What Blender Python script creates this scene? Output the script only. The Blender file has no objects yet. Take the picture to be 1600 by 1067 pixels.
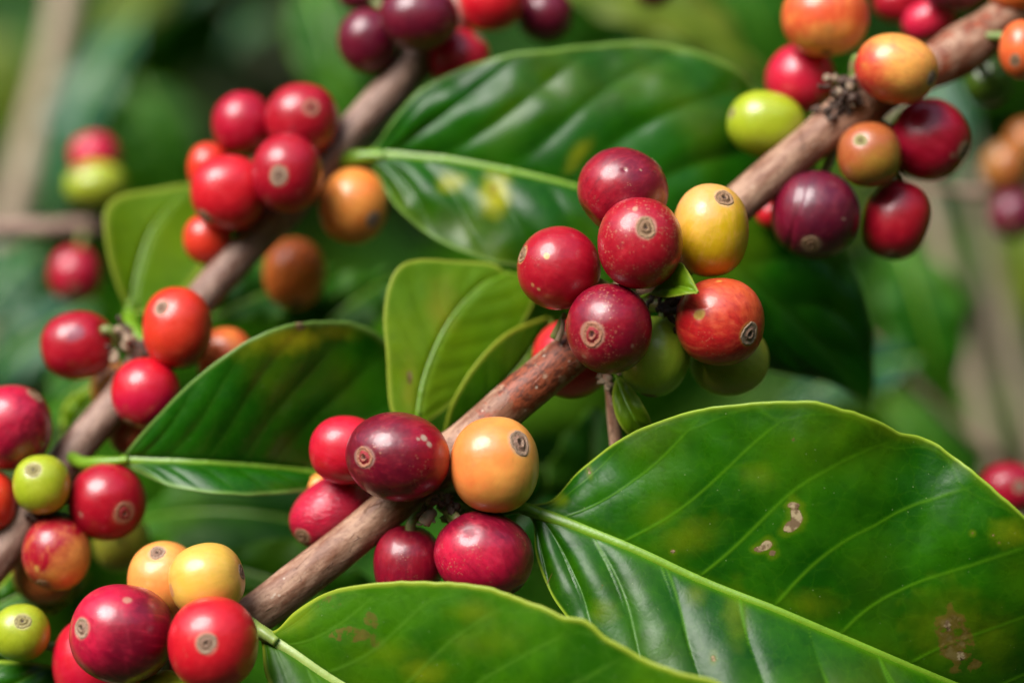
import bpy, math, random
import numpy as np
from mathutils import Vector, noise

random.seed(7)
RNG = np.random.RandomState(11)
SC = bpy.context.scene
COL = SC.collection

# ------------------------------------------------------------------ camera
D = 0.5                       # metres from lens to the reference plane (y = 0)
S = 0.185 / 1600              # metres per photograph pixel on that plane
ZC = 1.25
cam_data = bpy.data.cameras.new("camera")
cam = bpy.data.objects.new("camera", cam_data)
COL.objects.link(cam)
cam.location = (0, -D, ZC)
cam.rotation_euler = (math.radians(90), 0, 0)
cam_data.sensor_width = 36
cam_data.lens = 36 * D / 0.185
cam_data.clip_start = 0.02
cam_data.clip_end = 500
cam_data.dof.use_dof = True
cam_data.dof.focus_distance = D - 0.008
cam_data.dof.aperture_fstop = 4.6
SC.camera = cam

# ------------------------------------------------------------------ light
SUN_DIR = Vector((-0.44, -0.54, 0.72)).normalized()      # towards the bright part of the cloud
w = bpy.data.worlds.new("World"); SC.world = w
w.use_nodes = True
nt = w.node_tree
bg = nt.nodes["Background"]
sky = nt.nodes.new("ShaderNodeTexSky")
sky.sky_type = 'NISHITA'
sky.sun_disc = False
sky.sun_elevation = math.asin(SUN_DIR.z)
sky.sun_rotation = math.atan2(SUN_DIR.x, SUN_DIR.y)
sky.air_density = 1.0
sky.dust_density = 2.5
sky.ozone_density = 1.0
nt.links.new(sky.outputs[0], bg.inputs[0])
bg.inputs[1].default_value = 0.11
sd = bpy.data.lights.new("sun", 'SUN')
sd.energy = 2.9
sd.angle = math.radians(40)
sd.color = (1.0, 0.985, 0.96)
sun = bpy.data.objects.new("sun", sd); COL.objects.link(sun)
sun.rotation_euler = SUN_DIR.to_track_quat('Z', 'Y').to_euler()
sun.location = (0, 0, 5)
SC.view_settings.view_transform = 'Standard'
SC.view_settings.look = 'None'
SC.view_settings.gamma = 1
SC.view_settings.exposure = 1.0
SC.cycles.use_denoising = True
SC.cycles.max_bounces = 6
SC.cycles.transparent_max_bounces = 4

# ------------------------------------------------------------------ helpers
def K(d):                      # metres per pixel at d millimetres behind the reference plane
    return S * (D + d * 0.001) / D

def P(px, py, d=0.0):          # photograph pixel + depth (mm) -> world point
    k = K(d)
    return np.array([(px - 800) * k, d * 0.001, ZC - (py - 533.5) * k])

def nrm(v):
    v = np.asarray(v, float)
    return v / (np.linalg.norm(v, axis=-1, keepdims=True) + 1e-12)

def smooth(a, b, x):
    t = np.clip((x - a) / (b - a), 0, 1)
    return t * t * (3 - 2 * t)

def fnoise(p, octs=2):         # numpy friendly smooth pseudo noise in -1..1, p (...,3)
    p = np.asarray(p, float)
    r = 0
    a = 1.0
    tot = 0
    for o in range(octs):
        f = 1.9 ** o
        x, y, z = p[..., 0] * f, p[..., 1] * f, p[..., 2] * f
        r = r + a * (np.sin(x * 1.7 + 1.3 * np.sin(y * 1.1 + o) + 0.7) * np.cos(y * 1.3 - 1.1 * np.sin(z * 0.9 + 2 * o)) +
                     np.sin(z * 1.5 + 1.2 * np.cos(x * 0.8 - o) + 1.9)) * 0.5
        tot += a
        a *= 0.55
    return r / tot

def catmull(pts, n, uniform=True):
    pts = np.asarray(pts, float)
    ext = np.vstack([2 * pts[0] - pts[1], pts, 2 * pts[-1] - pts[-2]])
    out = []
    m = 24
    for i in range(len(pts) - 1):
        p0, p1, p2, p3 = ext[i], ext[i + 1], ext[i + 2], ext[i + 3]
        t = np.linspace(0, 1, m, endpoint=False)[:, None]
        out.append(0.5 * (2 * p1 + (p2 - p0) * t + (2 * p0 - 5 * p1 + 4 * p2 - p3) * t ** 2 + (3 * p1 - p0 - 3 * p2 + p3) * t ** 3))
    out.append(pts[-1:])
    q = np.vstack(out)
    if not uniform:
        return q
    seg = np.linalg.norm(np.diff(q[:, :3], axis=0), axis=1)
    s = np.concatenate([[0], np.cumsum(seg)])
    u = np.linspace(0, s[-1], n)
    return np.stack([np.interp(u, s, q[:, c]) for c in range(q.shape[1])], 1)

def mesh_obj(name, verts, faces, mat, parent=None, origin=(0, 0, 0), attrs=None, tris=None):
    verts = np.asarray(verts, float) - np.asarray(origin, float)
    me = bpy.data.meshes.new(name)
    faces = np.asarray(faces, np.int32).reshape(-1, 4)
    nq = len(faces)
    tri = np.zeros((0, 3), np.int32) if tris is None else np.asarray(tris, np.int32).reshape(-1, 3)
    me.vertices.add(len(verts))
    me.vertices.foreach_set("co", verts.astype(np.float32).ravel())
    loops = np.concatenate([faces.ravel(), tri.ravel()]).astype(np.int32)
    me.loops.add(len(loops))
    me.loops.foreach_set("vertex_index", loops)
    me.polygons.add(nq + len(tri))
    starts = np.concatenate([np.arange(nq) * 4, nq * 4 + np.arange(len(tri)) * 3]).astype(np.int32)
    me.polygons.foreach_set("loop_start", starts)
    me.update(calc_edges=True)
    me.polygons.foreach_set("use_smooth", np.ones(nq + len(tri), bool))
    for k, v in (attrs or {}).items():
        v = np.asarray(v, np.float32)
        if v.ndim == 1:
            a = me.attributes.new(k, 'FLOAT', 'POINT'); a.data.foreach_set("value", v)
        else:
            a = me.attributes.new(k, 'FLOAT_VECTOR', 'POINT'); a.data.foreach_set("vector", v.ravel())
    me.materials.append(mat)
    me.validate()
    o = bpy.data.objects.new(name, me)
    COL.objects.link(o)
    if parent is not None:
        o.parent = parent
    else:
        o.location = origin
    return o

def empty(name, loc, label, cat, group=None, kind=None):
    o = bpy.data.objects.new(name, None); COL.objects.link(o)
    o.empty_display_size = 0.005
    o.location = tuple(loc)
    tag(o, label, cat, group, kind)
    return o

def tag(o, label=None, cat=None, group=None, kind=None):
    if label: o["label"] = label
    if cat: o["category"] = cat
    if group: o["group"] = group
    if kind: o["kind"] = kind

def grid_faces(nu, nv, close_v=False):
    i = np.arange(nu - 1)[:, None]
    j = np.arange(nv if close_v else nv - 1)[None, :]
    j2 = (j + 1) % nv
    a = i * nv + j; b = (i + 1) * nv + j; c = (i + 1) * nv + j2; d = i * nv + j2
    return np.stack([a, b, c, d], -1).reshape(-1, 4)

def frames(path):
    t = nrm(np.gradient(path, axis=0))
    ref = np.array([0.1, -1.0, 0.2])
    n = nrm(ref - (t @ ref)[:, None] * t)
    b = np.cross(t, n)
    return t, n, b

def tube_geo(path, rad, nv=16, flat=1.0, rnoise=None, caps=True):
    path = np.asarray(path, float)
    t, n, b = frames(path)
    nu = len(path)
    ang = np.linspace(0, 2 * np.pi, nv, endpoint=False)
    rad = np.asarray(rad, float).reshape(-1, 1) * np.ones((nu, nv))
    if rnoise is not None:
        rad = rad * rnoise
    V = path[:, None, :] + rad[..., None] * (np.cos(ang)[None, :, None] * n[:, None, :] * flat + np.sin(ang)[None, :, None] * b[:, None, :])
    V = V.reshape(-1, 3)
    F = grid_faces(nu, nv, True)
    tr = []
    if caps:
        c0 = len(V); V = np.vstack([V, path[:1], path[-1:]])
        for j in range(nv):
            tr.append((c0, j, (j + 1) % nv))
            tr.append((c0 + 1, (nu - 1) * nv + (j + 1) % nv, (nu - 1) * nv + j))
    return V, F, np.array(tr, int).reshape(-1, 3)

# ------------------------------------------------------------------ material toolkit
class NT:
    def __init__(self, name):
        self.m = bpy.data.materials.new(name)
        self.m.use_nodes = True
        self.t = self.m.node_tree
        self.p = self.t.nodes["Principled BSDF"]
        self.out = self.t.nodes["Material Output"]
    def n(self, typ, **kw):
        nd = self.t.nodes.new(typ)
        for k, v in kw.items():
            if k.startswith("i_"):
                k = k[2:]
                key = int(k) if k.isdigit() else k.replace("_", " ")
                self.set(nd.inputs[key], v)
            else:
                setattr(nd, k, v)
        return nd
    def set(self, sock, v):
        if isinstance(v, bpy.types.NodeSocket):
            self.t.links.new(v, sock)
        else:
            if hasattr(sock, "default_value") and isinstance(v, (tuple, list)) and len(v) == 3 and len(sock.default_value) == 4:
                v = (*v, 1)
            sock.default_value = v
    def attr(self, name, vec=False):
        a = self.n("ShaderNodeAttribute", attribute_name=name)
        return a.outputs["Vector" if vec else "Fac"]
    def coord(self):
        return self.n("ShaderNodeTexCoord").outputs["Object"]
    def noise(self, vec, scale, detail=3, rough=0.5, dist=0.0):
        nd = self.n("ShaderNodeTexNoise", i_Scale=scale, i_Detail=detail, i_Roughness=rough, i_Distortion=dist)
        self.set(nd.inputs["Vector"], vec)
        return nd.outputs["Fac"]
    def voro(self, vec, scale, feature='F1', rnd=1.0):
        nd = self.n("ShaderNodeTexVoronoi", feature=feature, i_Scale=scale, i_Randomness=rnd)
        self.set(nd.inputs["Vector"], vec)
        return nd
    def math(self, op, a, b=0.0, c=0.0, clamp=False):
        nd = self.n("ShaderNodeMath", operation=op, use_clamp=clamp)
        self.set(nd.inputs[0], a); self.set(nd.inputs[1], b); self.set(nd.inputs[2], c)
        return nd.outputs[0]
    def step(self, x, a, b):          # smoothstep a..b -> 0..1
        nd = self.n("ShaderNodeMapRange", interpolation_type='SMOOTHSTEP')
        self.set(nd.inputs["Value"], x)
        nd.inputs["From Min"].default_value = a; nd.inputs["From Max"].default_value = b
        return nd.outputs[0]
    def lerp(self, x, a, b, c, d):
        nd = self.n("ShaderNodeMapRange")
        self.set(nd.inputs["Value"], x)
        for k, v in zip(("From Min", "From Max", "To Min", "To Max"), (a, b, c, d)):
            nd.inputs[k].default_value = v
        return nd.outputs[0]
    def mix(self, f, a, b):
        nd = self.n("ShaderNodeMix", data_type='RGBA')
        self.set(nd.inputs["Factor"], f); self.set(nd.inputs["A"], a) if False else None
        self.set(nd.inputs[6], a); self.set(nd.inputs[7], b)
        return nd.outputs[2]
    def scalev(self, vec, s):
        nd = self.n("ShaderNodeVectorMath", operation='MULTIPLY')
        self.set(nd.inputs[0], vec); nd.inputs[1].default_value = s
        return nd.outputs[0]
    def bump(self, h, dist, strength=1.0, normal=None):
        nd = self.n("ShaderNodeBump", i_Strength=strength, i_Distance=dist)
        self.set(nd.inputs["Height"], h)
        if normal is not None: self.set(nd.inputs["Normal"], normal)
        return nd.outputs[0]
    def P(self, **kw):
        for k, v in kw.items():
            self.set(self.p.inputs[k.replace("_", " ")], v)

def cherry_material(name, c1, c2, cs, rough, speck, mott, wrinkle):
    m = NT(name)
    co = m.coord()
    off = m.n("ShaderNodeVectorMath", operation='ADD'); m.set(off.inputs[0], co)
    off.inputs[1].default_value = tuple(RNG.uniform(-1, 1, 3))
    co = off.outputs[0]
    g = m.attr("blush")
    g = m.math('ADD', g, m.lerp(m.noise(co, 260, 4, .6), 0.3, 0.7, -.28, .28), clamp=True)
    col = m.mix(g, c1, c2)
    # fine streaky mottling of the skin
    n1 = m.noise(co, 900, 4, .6)
    dark = tuple(x * (1 - .45 * mott) for x in c1)
    col = m.mix(m.math('MULTIPLY', m.step(n1, .45, .75), .55 * mott), col, dark)
    mer = m.noise(m.attr("mer", True), 7.0, 4, .6)
    col = m.mix(m.math('MULTIPLY', m.step(mer, .5, .74), .65 * mott), col, tuple(x * .55 for x in c1))
    col = m.mix(m.math('MULTIPLY', m.step(mer, .5, .28), .55 * mott), col, tuple(min(1, x * 1.2 + .02) for x in c2))
    lite = tuple(min(1, x * 1.25 + .03) for x in c2)
    col = m.mix(m.math('MULTIPLY', m.step(m.noise(co, 420, 3, .6, .6), .52, .8), .5 * mott), col, lite)
    # corky speckles
    v = m.voro(co, 1150)
    dot = m.step(v.outputs["Distance"], .32, .16)
    v2 = m.voro(co, 1900)
    dot2 = m.math('MULTIPLY', m.step(v2.outputs["Distance"], .38, .18), m.step(m.noise(co, 500, 2, .5), .44, .54))
    mask = m.step(m.noise(co, 170, 3, .6), .60 - .24 * speck, .72 - .2 * speck)
    mask2 = m.step(m.noise(co, 330, 2, .5), .45, .62)
    dots = m.math('MULTIPLY', m.math('MAXIMUM', m.math('MULTIPLY', dot, mask2), dot2), mask)
    dots = m.math('MULTIPLY', dots, min(1, .35 + .5 * speck) if speck > 0 else 0.0)
    col = m.mix(m.math('MULTIPLY', dots, .62), col, (.46, .22, .12))
    sp = m.attr("spot")
    spn = m.math('MULTIPLY', sp, m.lerp(m.noise(co, 1600, 3, .6), .3, .7, .75, 1.1), clamp=True)
    col = m.mix(spn, col, cs)
    m.P(Base_Color=col)
    r = m.lerp(m.noise(co, 700, 4, .6), .3, .7, rough + .05, rough + .20)
    r = m.math('ADD', r, m.math('MULTIPLY', spn, .3))
    m.P(Roughness=r, Specular_IOR_Level=.5)
    m.P(Subsurface_Weight=.12, Subsurface_Radius=(1.0, .35, .2), Subsurface_Scale=.0012)
    m.P(Coat_Weight=.30, Coat_Roughness=.12)
    h = m.math('ADD', m.math('MULTIPLY', m.noise(co, 1500, 4, .6), .5), m.math('MULTIPLY', dots, .35))
    b = m.bump(h, .00007, .6)
    b = m.bump(m.noise(co, 230, 2, .5), .0004, .38, b)
    if wrinkle > 0:
        st = m.noise(m.scalev(co, (1, 1, 3)), 420, 3, .6, 1.2)
        b = m.bump(st, .0006, wrinkle, b)
    m.P(Normal=b)
    m.t.links.new(b, m.p.inputs["Coat Normal"])
    return m.m

def scar_material(name, ring, inner, dark):
    m = NT(name)
    co = m.coord()
    r = m.attr("ring")
    n1 = m.noise(co, 1700, 4, .65)
    rr = m.math('ADD', r, m.lerp(n1, .3, .7, -.08, .08))
    cr = m.n("ShaderNodeValToRGB")
    m.set(cr.inputs[0], rr)
    e = cr.color_ramp.elements
    e[0].position = 0; e[0].color = (*dark, 1)
    e[1].position = 1.0; e[1].color = (*[x * .75 for x in ring], 1)
    for pos, c in ((.13, dark), (.22, [x * .9 for x in ring]), (.38, inner), (.56, inner), (.68, ring), (.88, ring)):
        k = e.new(pos); k.color = (*c, 1)
    col = m.mix(m.step(m.noise(co, 2600, 3, .6), .5, .75), cr.outputs[0], tuple(x * .35 for x in ring))
    m.P(Base_Color=col, Roughness=.62, Specular_IOR_Level=.35)
    m.P(Normal=m.bump(m.noise(co, 2400, 4, .7), .00022, .9))
    return m.m

def stem_material():
    m = NT("green stem")
    co = m.coord()
    col = m.mix(m.step(m.noise(co, 500, 3), .4, .65), (.12, .20, .03), (.22, .17, .07))
    m.P(Base_Color=col, Roughness=.5)
    m.P(Normal=m.bump(m.noise(co, 1500, 3), .0001, .5))
    return m.m

def leaf_material(name, c_dark, c_mid, c_vein, c_edge, c_trans, trans=.25, rough=.33, yellow=(.20, .25, .004), micro=True, spec=.25):
    m = NT(name)
    co = m.coord()
    n1 = m.noise(co, 55, 4, .6)
    col = m.mix(m.step(n1, .36, .66), c_dark, c_mid)
    if micro:      # fine net of tertiary veins
        dco = m.n("ShaderNodeVectorMath", operation='ADD'); m.set(dco.inputs[0], co)
        dn = m.n("ShaderNodeTexNoise", i_Scale=300.0, i_Detail=2.0); m.set(dn.inputs["Vector"], co)
        dsub = m.n("ShaderNodeVectorMath", operation='SCALE'); m.set(dsub.inputs[0], dn.outputs["Color"]); dsub.inputs["Scale"].default_value = .003
        m.set(dco.inputs[1], dsub.outputs[0])
        tv = m.voro(dco.outputs[0], 230, 'DISTANCE_TO_EDGE')
        tert = m.step(tv.outputs["Distance"], .05, .0)
        col = m.mix(m.math('MULTIPLY', tert, .10), col, c_vein)
    n2 = m.noise(co, 500, 3, .6)
    col = m.mix(m.math('MULTIPLY', m.step(n2, .45, .8), .35), col, tuple(x * .6 for x in c_dark))
    yel = m.math('MULTIPLY', m.attr("yellow"), m.lerp(m.noise(co, 160, 4, .6), .3, .65, .5, 1.15), clamp=True)
    col = m.mix(yel, col, yellow)
    # small pale specks of dust and tiny scratches
    dv = m.voro(co, 700)
    dd = m.math('MULTIPLY', m.step(dv.outputs["Distance"], .085, .045), m.step(m.noise(co, 130, 2), .5, .62))
    col = m.mix(m.math('MULTIPLY', dd, .55), col, (.30, .36, .16))
    col = m.mix(m.math('MULTIPLY', m.attr("vein"), .85), col, c_vein)
    col = m.mix(m.math('MULTIPLY', m.attr("edge"), .9), col, c_edge)
    br = m.math('MULTIPLY', m.attr("brown"), m.lerp(m.noise(co, 420, 4, .65), .32, .6, .35, 1.2), clamp=True)
    bq = m.math('MULTIPLY', m.step(br, .36, .50), m.lerp(m.attr("brown"), .45, .75, .55, 1.0), clamp=True)
    rust = m.mix(m.noise(co, 600, 3), (.09, .045, .008), (.22, .13, .02))
    dead = m.mix(m.step(m.noise(co, 900, 3), .4, .6), (.16, .10, .05), (.38, .29, .16))
    dead = m.mix(m.step(br, .66, .5), dead, (.06, .03, .012))
    col = m.mix(bq, col, m.mix(m.step(m.attr("brown"), .55, .8), rust, dead))
    m.P(Base_Color=col)
    m.P(Roughness=m.math('ADD', m.lerp(m.noise(co, 260, 3, .6), .3, .7, rough - .05, rough + .08), m.math('MULTIPLY', br, .35)), Specular_IOR_Level=spec)
    h = m.math('MULTIPLY', m.noise(co, 1100, 4, .6), .8)
    if micro:
        ve = m.voro(m.n("ShaderNodeMix", data_type='VECTOR').outputs[1] if False else co, 620, 'DISTANCE_TO_EDGE')
        h = m.math('ADD', h, m.math('MULTIPLY', m.step(ve.outputs["Distance"], .0, .25), .35))
    b = m.bump(h, .00004, .5)
    b = m.bump(m.noise(co, 140, 3, .5), .0005, .3, b)
    m.P(Normal=b)
    tr = m.n("ShaderNodeBsdfTranslucent")
    tcol = m.mix(m.math('MULTIPLY', m.attr("vein"), .6), c_trans, tuple(min(1, x * 1.4) for x in c_trans))
    m.set(tr.inputs["Color"], tcol); m.set(tr.inputs["Normal"], b)
    mx = m.n("ShaderNodeMixShader"); mx.inputs[0].default_value = trans
    m.t.links.new(m.p.outputs[0], mx.inputs[1]); m.t.links.new(tr.outputs[0], mx.inputs[2])
    m.t.links.new(mx.outputs[0], m.out.inputs[0])
    return m.m

def bark_material(name, base, pale, dark, peelc, moss=0.0):
    m = NT(name)
    v = m.attr("bark", True)
    st = m.scalev(v, (.35, 1, 1))
    n1 = m.noise(st, 420, 5, .65, .3)
    col = m.mix(m.step(n1, .38, .66), base, pale)
    n2 = m.noise(v, 1300, 4, .65)
    col = m.mix(m.math('MULTIPLY', m.step(n2, .52, .72), .6), col, tuple(x * .5 for x in base))
    pn = m.math('ADD', m.attr("peel"), m.lerp(m.noise(v, 330, 4, .7), .3, .7, -.4, .4))
    pe = m.step(pn, .42, .62)
    col = m.mix(pe, col, m.mix(m.step(m.noise(m.scalev(v, (.5, 1, 1)), 1200, 4, .7), .4, .62), peelc, tuple(x * .32 for x in peelc)))
    # lengthwise and cross cracks
    cr = m.voro(m.scalev(v, (.45, 1, 1)), 330, 'DISTANCE_TO_EDGE')
    crack = m.math('MULTIPLY', m.step(cr.outputs["Distance"], .035, .0), m.step(m.noise(v, 160, 2), .52, .66))
    col = m.mix(m.math('MULTIPLY', crack, .6), col, dark)
    lv = m.voro(v, 620)
    lent = m.math('MULTIPLY', m.step(lv.outputs["Distance"], .2, .12), m.step(m.noise(v, 250, 2), .5, .6))
    col = m.mix(m.math('MULTIPLY', lent, .7), col, (.50, .42, .33))
    if moss > 0:
        col = m.mix(m.math('MULTIPLY', m.step(m.noise(v, 240, 4, .7), .42, .62), moss), col, (.15, .12, .02))
    m.P(Base_Color=col, Roughness=m.lerp(n1, .3, .7, .48, .68), Specular_IOR_Level=.4)
    h = m.math('ADD', m.math('MULTIPLY', n1, 1.0), m.math('MULTIPLY', n2, .5))
    h = m.math('SUBTRACT', h, crack)
    m.P(Normal=m.bump(h, .00030, .6))
    return m.m

M_STEM = stem_material()
def plain_green(name, c, rough=.4):
    m = NT(name); co = m.coord()
    col = m.mix(m.noise(co, 400, 4, .6), tuple(x * .75 for x in c), tuple(x * 1.2 for x in c))
    m.P(Base_Color=col, Roughness=rough, Normal=m.bump(m.noise(m.scalev(co, (1, 1, 1)), 1200, 3), .0001, .5),
        Subsurface_Weight=.1, Subsurface_Scale=.001)
    return m.m
M_RIB = plain_green("midrib green", (.14, .27, .012), .36)
M_RIB_SOFT = plain_green("soft green vein", (.12, .24, .006), .4)
M_RIB_PALE = plain_green("pale midrib green", (.28, .38, .08), .38)
M_DEEP = leaf_material("deep green leaf", (.005, .056, .0004), (.018, .102, .0008), (.070, .20, .004), (.28, .40, .03), (.08, .26, .006), .14, .30)
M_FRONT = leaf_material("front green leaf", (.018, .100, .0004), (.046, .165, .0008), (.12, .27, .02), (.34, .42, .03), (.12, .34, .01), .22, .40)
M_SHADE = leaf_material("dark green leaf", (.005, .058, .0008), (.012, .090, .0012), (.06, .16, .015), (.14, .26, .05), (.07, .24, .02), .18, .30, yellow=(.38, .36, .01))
M_YOUNG = leaf_material("yellow green leaf", (.090, .20, .001), (.14, .26, .002), (.15, .28, .008), (.34, .42, .04), (.22, .42, .015), .38, .42, yellow=(.30, .26, .02))
M_BACK = leaf_material("background leaf", (.010, .082, .001), (.032, .145, .002), (.06, .18, .005), (.08, .2, .01), (.10, .34, .01), .28, .5, micro=False, spec=.2)
M_TEAL = leaf_material("sky tinted green leaf", (.010, .074, .032), (.024, .108, .048), (.08, .17, .07), (.09, .17, .07), (.06, .18, .06), .18, .26, micro=False)  # bluish grey tone puts sky sheen into the leaf colour
M_OLIVE = leaf_material("olive green leaf", (.09, .14, .010), (.16, .20, .014), (.18, .24, .03), (.16, .2, .03), (.26, .34, .02), .35, .45, micro=False)
M_BARK = bark_material("coffee bark", (.19, .080, .044), (.38, .225, .145), (.045, .022, .014), (.27, .060, .022))
M_BARK_B = bark_material("grey brown bark", (.16, .080, .055), (.31, .20, .15), (.05, .028, .02), (.20, .06, .03))
M_PALE = bark_material("pale trunk bark", (.34, .25, .16), (.50, .40, .28), (.16, .11, .07), (.3, .2, .12))
M_DEBRIS = plain_green("dried brown debris", (.07, .040, .026), .75)
M_DRY = plain_green("dry tan husk", (.27, .19, .12), .7)

# ------------------------------------------------------------------ coffee cherries
# palette: c1 main skin, c2 second tone, spot colour, roughness
PAL = {
    'crimson': ((.310, .0015, .014), (.41, .005, .016)),
    'dark':    ((.160, .0012, .015), (.30, .003, .020)),
    'purple':  ((.095, .003, .018), (.17, .005, .025)),
    'pink':    ((.50, .005, .038), (.57, .012, .045)),
    'red':     ((.52, .004, .014), (.58, .014, .022)),
    'orangered': ((.60, .022, .010), (.62, .045, .016)),
    'salmon': ((.66, .085, .025), (.70, .17, .03)),
    'orange':  ((.80, .345, .07), (.78, .20, .045)),
    'amber':   ((.78, .20, .030), (.74, .11, .022)),
    'yellow':  ((.56, .340, .004), (.66, .30, .03)),
    'peach': ((.72, .33, .10), (.72, .33, .10)),
    'wine':  ((.135, .002, .014), (.20, .003, .02)),
    'gold':  ((.64, .40, .05), (.68, .34, .08)),
    'lime':    ((.30, .370, .010), (.36, .40, .02)),
    'shadegreen': ((.06, .12, .008), (.09, .15, .01)),  # green skin darkened, the cherry's shade is put into its colour
    'green':   ((.30, .45, .02), (.36, .46, .03)),
    'olive':   ((.34, .36, .03), (.38, .30, .03)),
    'blush':   ((.50, .010, .013), (.56, .080, .02)),
    'brown':   ((.36, .085, .022), (.32, .17, .02)),
}
TAN = (.46, .32, .20)
M_SCARS = [scar_material("calyx scar tan", (.29, .17, .09), (.19, .10, .05), (.05, .022, .015)),
           scar_material("calyx scar on red skin", (.34, .14, .08), (.26, .010, .018), (.07, .01, .012)),
           scar_material("calyx scar grey", (.31, .20, .13), (.22, .12, .08), (.07, .03, .02)),
           scar_material("calyx scar on green skin", (.30, .26, .10), (.22, .18, .06), (.05, .03, .02))]

def cherry(px, py, wpx, hpx, d, pal, label, node, group, scar=None, sdir=None, roll=0, dep=None, speck=0.0, rough=.24, mott=.6,
           gdir=(0, 0, 0), goff=-1.0, spots=(), scol=TAN, dents=(), wrinkle=0, smat=0, ssize=.27, hi=False, box=2.25, pal2=None, stem=True,
           crease=None):
    k = K(d)
    C = P(px, py, d); ssize *= .84
    rx, rz = wpx / 2 * k, hpx / 2 * k
    ry = (dep / 2 * k) if dep else .5 * (rx + rz)
    ro = math.radians(roll)
    ex = np.array([math.cos(ro), 0, math.sin(ro)]); ez = np.array([-math.sin(ro), 0, math.cos(ro)]); ey = np.array([0, 1.0, 0])
    nodeP = P(*node)
    def to_dir(sx, sy):
        v = np.array([(sx - px) * k, 0, -(sy - py) * k])
        a, b = v @ ex / rx, v @ ez / rz
        q = a * a + b * b
        if q > .97:
            s_ = math.sqrt(.97 / q); a *= s_; b *= s_; q = .97
        return np.array([a, -math.sqrt(1 - q), b])       # in ellipsoid frame
    if scar is not None:
        s = to_dir(*scar)
    elif sdir is not None:
        s = nrm(sdir)
    else:
        v = nrm(C - nodeP)
        s = nrm([v @ ex, v[1], v @ ez])
    a = nrm(np.cross(s, [0.2, .3, 1.0])); b = np.cross(s, a)
    seed = RNG.uniform(-9, 9, 3)
    box = 2.14 + .009 * seed[1]
    def surf(dirs, th):
        q = (np.abs(dirs) ** box).sum(-1) ** (1 / box)
        f = 1 / q
        f = f + .022 * fnoise(dirs * 1.3 + seed) + .005 * fnoise(dirs * 4.2 + seed) 
        f = f - .025 * np.exp(-(th / .45) ** 2) - .11 * np.exp(-((np.pi - th) / .28) ** 2)
        for (dx, dy, rr, am) in dents:
            dd = to_dir(dx, dy)
            an = np.arccos(np.clip(dirs @ dd, -1, 1))
            f = f - am * np.exp(-(an / rr) ** 2)
        if crease is not None:
            cn, cw, ca = crease
            pl = dirs @ nrm(cn[:3]) - cn[3]
            f = f - ca * np.exp(-(pl / cw) ** 2) * (dirs[..., 1] < .3)
        return f
    def place(dirs, f):
        q = dirs * f[..., None]
        return C + q[..., :1] * rx * ex + q[..., 1:2] * ry * ey + q[..., 2:] * rz * ez
    nt_, np_ = (150, 200) if hi else (64, 84)
    th = np.linspace(0.0, np.pi, nt_)[:, None] * np.ones((1, np_))
    ph = np.linspace(0, 2 * np.pi, np_, endpoint=False)[None, :] * np.ones((nt_, 1))
    dirs = np.cos(th)[..., None] * s + np.sin(th)[..., None] * (np.cos(ph)[..., None] * a + np.sin(ph)[..., None] * b)
    f = surf(dirs, th) - .035 * (1 - smooth(ssize * .70, ssize * .92, th))
    V = place(dirs, f).reshape(-1, 3)
    g = np.array(gdir, float)
    if np.abs(g).sum() > 0: g = nrm(g)
    bl = smooth(goff, goff + .9, dirs @ g + .12 * fnoise(dirs * 2.3 + seed)) if np.abs(g).sum() > 0 else .35 + .25 * fnoise(dirs * 1.8 + seed)
    spv = np.zeros(th.shape)
    for (dx, dy, rr, am) in spots:
        dd = to_dir(dx, dy)
        an = np.arccos(np.clip(dirs @ dd, -1, 1)) * (1 + .3 * fnoise(dirs * 9 + seed))
        spv = np.maximum(spv, am * (1 - smooth(rr * .6, rr, an)))
    spv = np.maximum(spv, .5 * (1 - smooth(ssize * 1.0, ssize * (1.22 + .12 * fnoise(dirs * 7 + seed)), th)))
    root = empty("coffee_cherry", C, label, "coffee cherry", group)
    c1, c2 = PAL[pal]
    if pal2 is not None: c2 = PAL[pal2][0]
    mat = cherry_material("skin " + pal, c1, c2, scol, rough, speck, mott, wrinkle)
    mesh_obj("skin", V, grid_faces(nt_, np_, True)[:, ::-1], mat, root, C, {"blush": bl.ravel(), "spot": spv.ravel(), "mer": np.stack([np.cos(ph) * np.sin(th) ** .5, np.sin(ph) * np.sin(th) ** .5, th * .16 + seed[0]], -1).reshape(-1, 3)})
    # scar: corky disc with a raised rim, an inner ring and a pit
    nr, nf = (36, 72) if hi else (18, 40)
    r = np.linspace(0, 1, nr)[:, None] * np.ones((1, nf))
    pf = np.linspace(0, 2 * np.pi, nf, endpoint=False)[None, :] * np.ones((nr, 1))
    wob = 1 + .09 * np.sin(2 * pf + seed[0]) + .06 * np.sin(3 * pf + seed[1]) + .03 * np.sin(7 * pf + seed[2]) + .02 * np.sin(13 * pf + seed[0])
    t2 = r * ssize * wob
    d2 = np.cos(t2)[..., None] * s + np.sin(t2)[..., None] * (np.cos(pf)[..., None] * a + np.sin(pf)[..., None] * b)
    hgt = .010 * np.exp(-((r - .86) / .10) ** 2) - .010 * np.exp(-((r - .62) / .10) ** 2) + .020 * np.exp(-((r - .34) / .10) ** 2) \
        - .045 * np.exp(-(r / .17) ** 2) + .03 * np.exp(-(r / .06) ** 2)
    hgt = hgt + .003 * fnoise(np.stack([np.cos(pf) * r * 9, np.sin(pf) * r * 9, r], -1) + seed) + .004 - .020 * smooth(.93, 1.0, r)
    V2 = place(d2, surf(d2, t2) + hgt).reshape(-1, 3)
    mesh_obj("calyx_scar", V2, grid_faces(nr, nf, True)[:, ::-1], M_SCARS[smat], root, C, {"ring": r.ravel()})
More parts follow.
